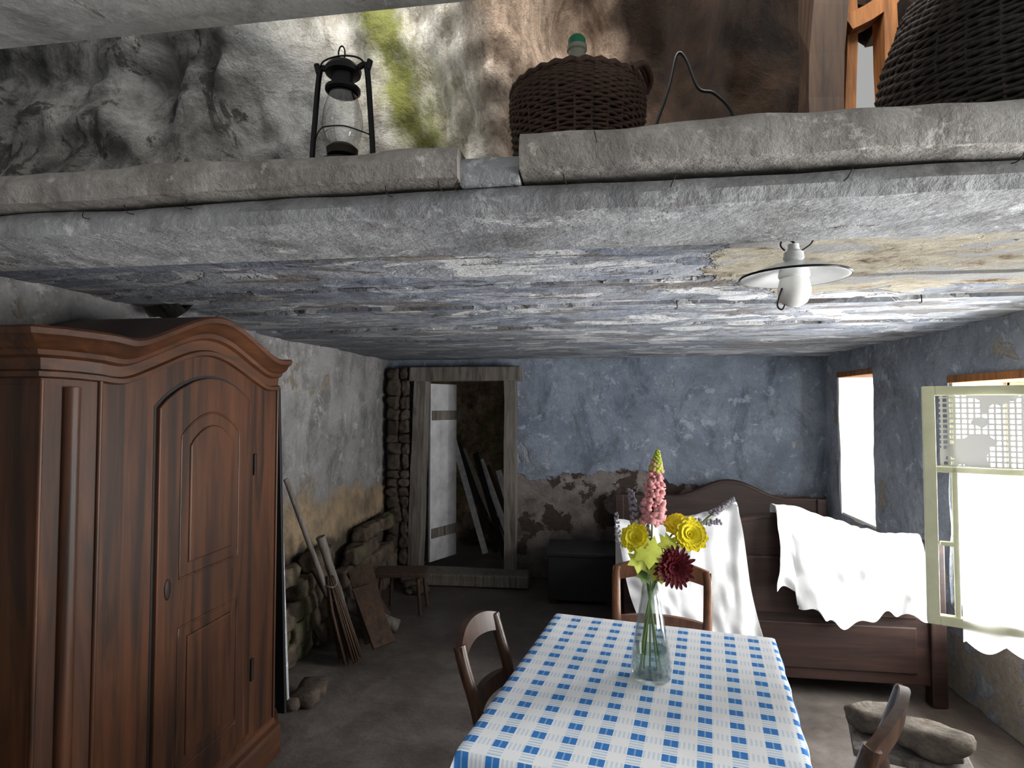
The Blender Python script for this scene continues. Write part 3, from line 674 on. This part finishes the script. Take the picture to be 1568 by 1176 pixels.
def fabric(name,hole,trl,alb,tra=.35):
    m=M(name,.9); t=m.t
    gx=m.math('ABSOLUTE',m.math('SUBTRACT',m.math('FRACT',m.math('MULTIPLY',m.axis(0),52)),.5)); gz=m.math('ABSOLUTE',m.math('SUBTRACT',m.math('FRACT',m.math('MULTIPLY',m.axis(2),52)),.5))
    if hole:
        solid=m.math('GREATER_THAN',m.noise(9,2),.54)
        al=m.math('MULTIPLY_ADD',m.math('MULTIPLY',m.math('MULTIPLY',m.math('LESS_THAN',gx,.32),m.math('LESS_THAN',gz,.32)),m.math('SUBTRACT',1,solid)),-.9,1)
    tl=m.n('ShaderNodeBsdfTranslucent'); tl.inputs[0].default_value=(.99,.99,.97,1); df=m.n('ShaderNodeBsdfDiffuse'); df.inputs[0].default_value=(alb,alb,alb*.98,1)
    a1=m.n('ShaderNodeMixShader'); a1.inputs[0].default_value=1-trl; m.l(tl.outputs[0],a1.inputs[1]); m.l(df.outputs[0],a1.inputs[2]); tr=m.n('ShaderNodeBsdfTransparent'); a2=m.n('ShaderNodeMixShader')
    if hole: m.l(al,a2.inputs[0])
    else: a2.inputs[0].default_value=1-tra
    m.l(tr.outputs[0],a2.inputs[1]); m.l(a1.outputs[0],a2.inputs[2]); m.l(a2.outputs[0],t.nodes['Material Output'].inputs[0]); return m.m
M_lace=fabric('lace',True,.10,.62); M_net=fabric('net_curtain',False,.7,.95)
sheet('lace_curtain',lambda u,v_:Vector((u,-.025-.003*math.sin(u*40),v_)),frange(.05,.66,.008),frange(1.325,1.585,.02),M_lace,parent=cs)
def netf(u,v_):
    z=v_ if v_>.72 else .70-.03*abs(math.sin(u*28)); return Vector((u,-.030-.008*math.sin(u*45),z))
sheet('net_curtain_lower',netf,frange(.105,.66,.008),[.70]+frange(.73,1.30,.05),M_net,parent=cs)
# ------------------------------------------------------------------ stones on bench bottom right
sb=top('low_bench')
box('seat',(.36,.24,.03),(1.10,2.36,.31),(0,0,-.3),M_oldwood,sb,.008)
for x,y in ((.98,2.32),(1.20,2.24),(1.00,2.47),(1.23,2.40)): tube('leg',[(x,y,.30),(x+.01,y-.01,0.005)],.018,M_oldwood,sb)
bm=bmesh.new(); rock_bm(bm,(1.04,2.44,.372),(.10,.06,.040),1,3,.25,.2); rock_bm(bm,(1.15,2.30,.378),(.105,.07,.046),4,3,.25,-.4); mobj('bench_stones',bm,stone_mat('bench_stone',srgb(88,80,72),srgb(130,122,112)),None,True)
# ------------------------------------------------------------------ PENDANT LAMP
lp=top('pendant_lamp'); LX,LY=.47,1.50
def L(nm,prof,mat,sp=40): lathe(nm,prof,(LX,LY,0),mat,lp,40,sp)
L('shade',[(.018,1.895),(.035,1.893),(.06,1.885),(.122,1.862),(.124,1.858),(.120,1.857),(.06,1.879),(.034,1.886),(.018,1.888)],M_enamel)
L('shade_rim',[(.121,1.861),(.125,1.862),(.126,1.860),(.124,1.857),(.121,1.858),(.121,1.861)],M_black)
L('neck',[(0,1.94),(.012,1.94),(.014,1.925),(.022,1.92),(.024,1.905),(.018,1.90),(.024,1.89),(.018,1.885)],M_enamel)
L('collar',[(.030,1.885),(.034,1.875),(.036,1.862),(.034,1.858),(.0,1.858)],M_enamel)
L('globe',[(.030,1.862),(.034,1.85),(.038,1.83),(.036,1.812),(.028,1.797),(.014,1.788),(0,1.786)],M_bulb)
tube('hook',smoothpts([(LX,LY,1.935),(LX,LY,1.945),(LX-.012,LY,1.955),(LX,LY,1.962)]),.003,M_iron,lp)
tube('wire_a',smoothpts([(LX-.02,LY,1.925),(LX-.03,LY,1.94),(LX-.02,LY,1.965)]),.002,M_iron,lp); tube('wire_b',smoothpts([(LX+.012,LY,1.92),(LX+.04,LY,1.94),(LX+.05,LY,1.965)]),.002,M_iron,lp)
tube('loop_a',smoothpts([(LX-.034,LY-.02,1.83),(LX-.045,LY-.02,1.79),(LX-.035,LY-.02,1.778),(LX-.028,LY-.02,1.79)]),.002,M_iron,lp)
nl=top('beam_nails')
for i,(x,y,z) in enumerate(((-1.13,1.15,1.97),(-1.02,1.15,1.975),(-.88,1.15,1.98),(-.31,1.14,1.985),(-.28,1.14,1.985),(-.06,1.14,1.985),(.14,1.14,1.97),(.0,1.110,2.05),(.73,1.14,1.98),(-.42,1.14,1.98),(.45,1.14,1.965))):
    tube('nail_%d'%i,smoothpts([(x,y+.012,z),(x-.002,y-.012,z-.003),(x-.006*(1 if i%2 else -1),y-.015,z+.013)],4),.0010,M_iron,nl,6)
for x in (.32,1.25): tube('nail_far',smoothpts([(x,2.5,2.0),(x+.004,2.5,1.955),(x-.006,2.5,1.95)],4),.0022,M_iron,nl,6)
# ------------------------------------------------------------------ LANTERN
ln=top('oil_lantern'); X0,Y0,Z0=0,0,0
ln.location=(-.585,1.27,2.07); ln.scale=(1.0,1.0,1.14)
def LL(nm,prof,mat): lathe(nm,prof,(X0,Y0,Z0),mat,ln,36,40)
LL('tank',[(0,0),(.052,0),(.056,.006),(.056,.022),(.050,.034),(.030,.042),(.022,.046),(0,.046)],M_black)
LL('burner',[(.024,.044),(.034,.048),(.036,.062),(.026,.070),(0,.072)],M_iron)
LL('globe',[(.030,.068),(.040,.085),(.047,.11),(.044,.14),(.034,.17),(.031,.18)],glass('lantern_glass',(.9,.92,.92),.35))
LL('globe_plate',[(.034,.178),(.040,.182),(.040,.188),(.026,.195)],M_black)
LL('chimney',[(.026,.19),(.026,.215),(.040,.218),(.042,.226),(.034,.236),(.022,.243),(0,.245)],M_black)
for s in (-1,1):
    tube('side_tube',smoothpts([(X0+s*.030,Y0,Z0+.225),(X0+s*.052,Y0,Z0+.235),(X0+s*.060,Y0,Z0+.215),(X0+s*.068,Y0,Z0+.13),(X0+s*.074,Y0,Z0+.05),(X0+s*.070,Y0,Z0+.025),(X0+s*.050,Y0,Z0+.016)]),.0065,M_black,ln,10)
    tube('guard',smoothpts([(X0+s*.066,Y0,Z0+.09),(X0+s*.03,Y0-.045,Z0+.09),(X0,Y0-.052,Z0+.09)]),.0015,M_black,ln,6)
    tube('knob',[(X0+s*.060,Y0,Z0+.225),(X0+s*.066,Y0,Z0+.243)],.007,M_black,ln,8)
tube('bail',smoothpts([(X0-.062,Y0,Z0+.22),(X0-.045,Y0-.01,Z0+.243),(X0,Y0-.01,Z0+.252),(X0+.045,Y0-.01,Z0+.243),(X0+.062,Y0,Z0+.22)]),.002,M_black,ln,6)
tube('ring',[(X0+.008*math.cos(a)-.004,Y0,Z0+.262+.016*math.sin(a)) for a in [2*pi*i/16 for i in range(16)]],.0018,M_black,ln,6,True)
# ------------------------------------------------------------------ BASKETS
def wicker(par,cx,cy,z0,prof,mat,rows,stakes,amp=.006,rr=.006,name='weave'):
    bm=bmesh.new()
    def R(t):
        k=t*(len(prof)-1); i=min(int(k),len(prof)-2); f=k-i; return [prof[i][j]*(1-f)+prof[i+1][j]*f for j in (0,1)]
    for r in range(rows):
        rad,z=R((r+.5)/rows); n=stakes*4; ph=pi*(r%2)
        jz=[.7*rr*noise.noise(Vector((r*3.3,k*.3,0))) for k in range(n)]
        bm_tube(bm,[(cx+(rad+amp*math.sin(pi/2*k+ph))*math.cos(2*pi*k/n),cy+(rad+amp*math.sin(pi/2*k+ph))*math.sin(2*pi*k/n),z0+z+jz[k]) for k in range(n)],rr*(.8+.4*random.random()),6,True)
    for s in range(stakes):
        a=2*pi*(s+.5)/stakes
        bm_tube(bm,[(cx+R(t/10)[0]*math.cos(a),cy+R(t/10)[0]*math.sin(a),z0+R(t/10)[1]) for t in range(11)],rr*.8,5)
    mobj(name,bm,mat,par,True)
M_wick=wood('wicker_brown',srgb(48,32,26),srgb(104,76,60),2,6,.6,srgb(34,22,18),.3); M_wick2=wood('wicker_dark',srgb(26,23,23),srgb(78,70,66),2,6,.55,srgb(18,15,15),.3)
dj=top('wicker_demijohn'); DX,DY,DZ=-.05,1.45,2.068
pr=[(.145,.0),(.150,.06),(.156,.12),(.162,.18),(.164,.22),(.160,.245)]
wicker(dj,DX,DY,DZ,pr,M_wick,34,26,.003,.0046)
lathe('liner',[(0,.004)]+[(r-.008,z) for r,z in pr]+[(.12,.27),(.06,.30),(0,.31)],(DX,DY,DZ),M_wick2,dj)
wicker(dj,DX,DY,DZ,[(.160,.245),(.135,.262),(.10,.280),(.06,.298),(.034,.312)],M_wick,16,24,.002,.0050,'shoulder')
rim=[(DX+.163*math.cos(a),DY+.163*math.sin(a),DZ+.25+.003*math.sin(a*30)) for a in [2*pi*i/120 for i in range(120)]]
tube('rim',rim,.007,M_wick,dj,8,True)
a0=-.30
for dr in (0,.012): tube('handle',smoothpts([(DX+(.158+dr)*math.cos(a0-.4),DY+(.158+dr)*math.sin(a0-.4),DZ+.25),(DX+(.168+dr)*math.cos(a0-.2),DY+(.168+dr)*math.sin(a0-.2),DZ+.272),(DX+(.168+dr)*math.cos(a0+.2),DY+(.168+dr)*math.sin(a0+.2),DZ+.272),(DX+(.158+dr)*math.cos(a0+.35),DY+(.158+dr)*math.sin(a0+.35),DZ+.25)]),.007,M_wick,dj)
M_cap=plain('green_cap',srgb(34,120,84),.5)
lathe('bottle_neck',[(.034,.29),(.030,.315),(.024,.325),(.021,.34),(.021,.365),(.025,.368),(.025,.378),(.0,.378)],(DX,DY,DZ),plain('bottle_glass',srgb(150,150,136),.15,0,.1,10,0),dj)
lathe('cork_cap',[(.0,.37),(.021,.372),(.022,.395),(.018,.402),(0,.402)],(DX,DY,DZ),M_cap,dj)
bk=top('wicker_basket')
pr2=[(.27,0),(.30,.08),(.325,.18),(.335,.26),(.32,.36),(.29,.44),(.27,.5)]
wicker(bk,1.07,1.60,2.07,pr2,M_wick2,50,34,.004,.0060); lathe('liner',[(0,.01)]+[(r-.014,z) for r,z in pr2]+[(.2,.5),(.2,.03)],(1.07,1.60,2.07),M_wick2,bk)
# ------------------------------------------------------------------ LIGHTS
def area(name,loc,rot,sx,sy,p,col=(1,1,1)):
    l=bpy.data.lights.new(name,'AREA'); l.shape='RECTANGLE'; l.size=sx; l.size_y=sy; l.energy=p; l.color=col
    o=bpy.data.objects.new(name,l); COL.objects.link(o); o.location=loc; o.rotation_euler=rot; return o
area('daylight_window_2',(2.75,2.85,1.15),(0,math.radians(96),0),2.0,2.0,390,(1,.995,.985))
area('daylight_window_1',(2.6,4.6,1.25),(0,math.radians(90),0),1.3,1.0,40,(1,.995,.985))
area('daylight_window_4',(2.7,.9,.85),(0,math.radians(108),math.radians(-8)),1.4,1.6,210,(1,.99,.975))
area('loft_daylight',(.2,.9,4.0),(math.radians(22),math.radians(4),0),1.6,1.2,110,(1,.98,.94))
wd=bpy.data.worlds.new('sky'); S.world=wd; wd.use_nodes=True
bg=wd.node_tree.nodes['Background']; bg.inputs[0].default_value=(1,.995,.985,1); bg.inputs[1].default_value=.40
S.view_settings.view_transform='Standard'; S.view_settings.look='None'
cam=bpy.data.cameras.new('camera'); cam.sensor_width=36; cam.lens=20.66; cam.clip_start=.05
co=bpy.data.objects.new('camera',cam); COL.objects.link(co); co.location=(0,0,1.55); co.rotation_euler=(math.radians(92.04),0,math.radians(8.4)); S.camera=co
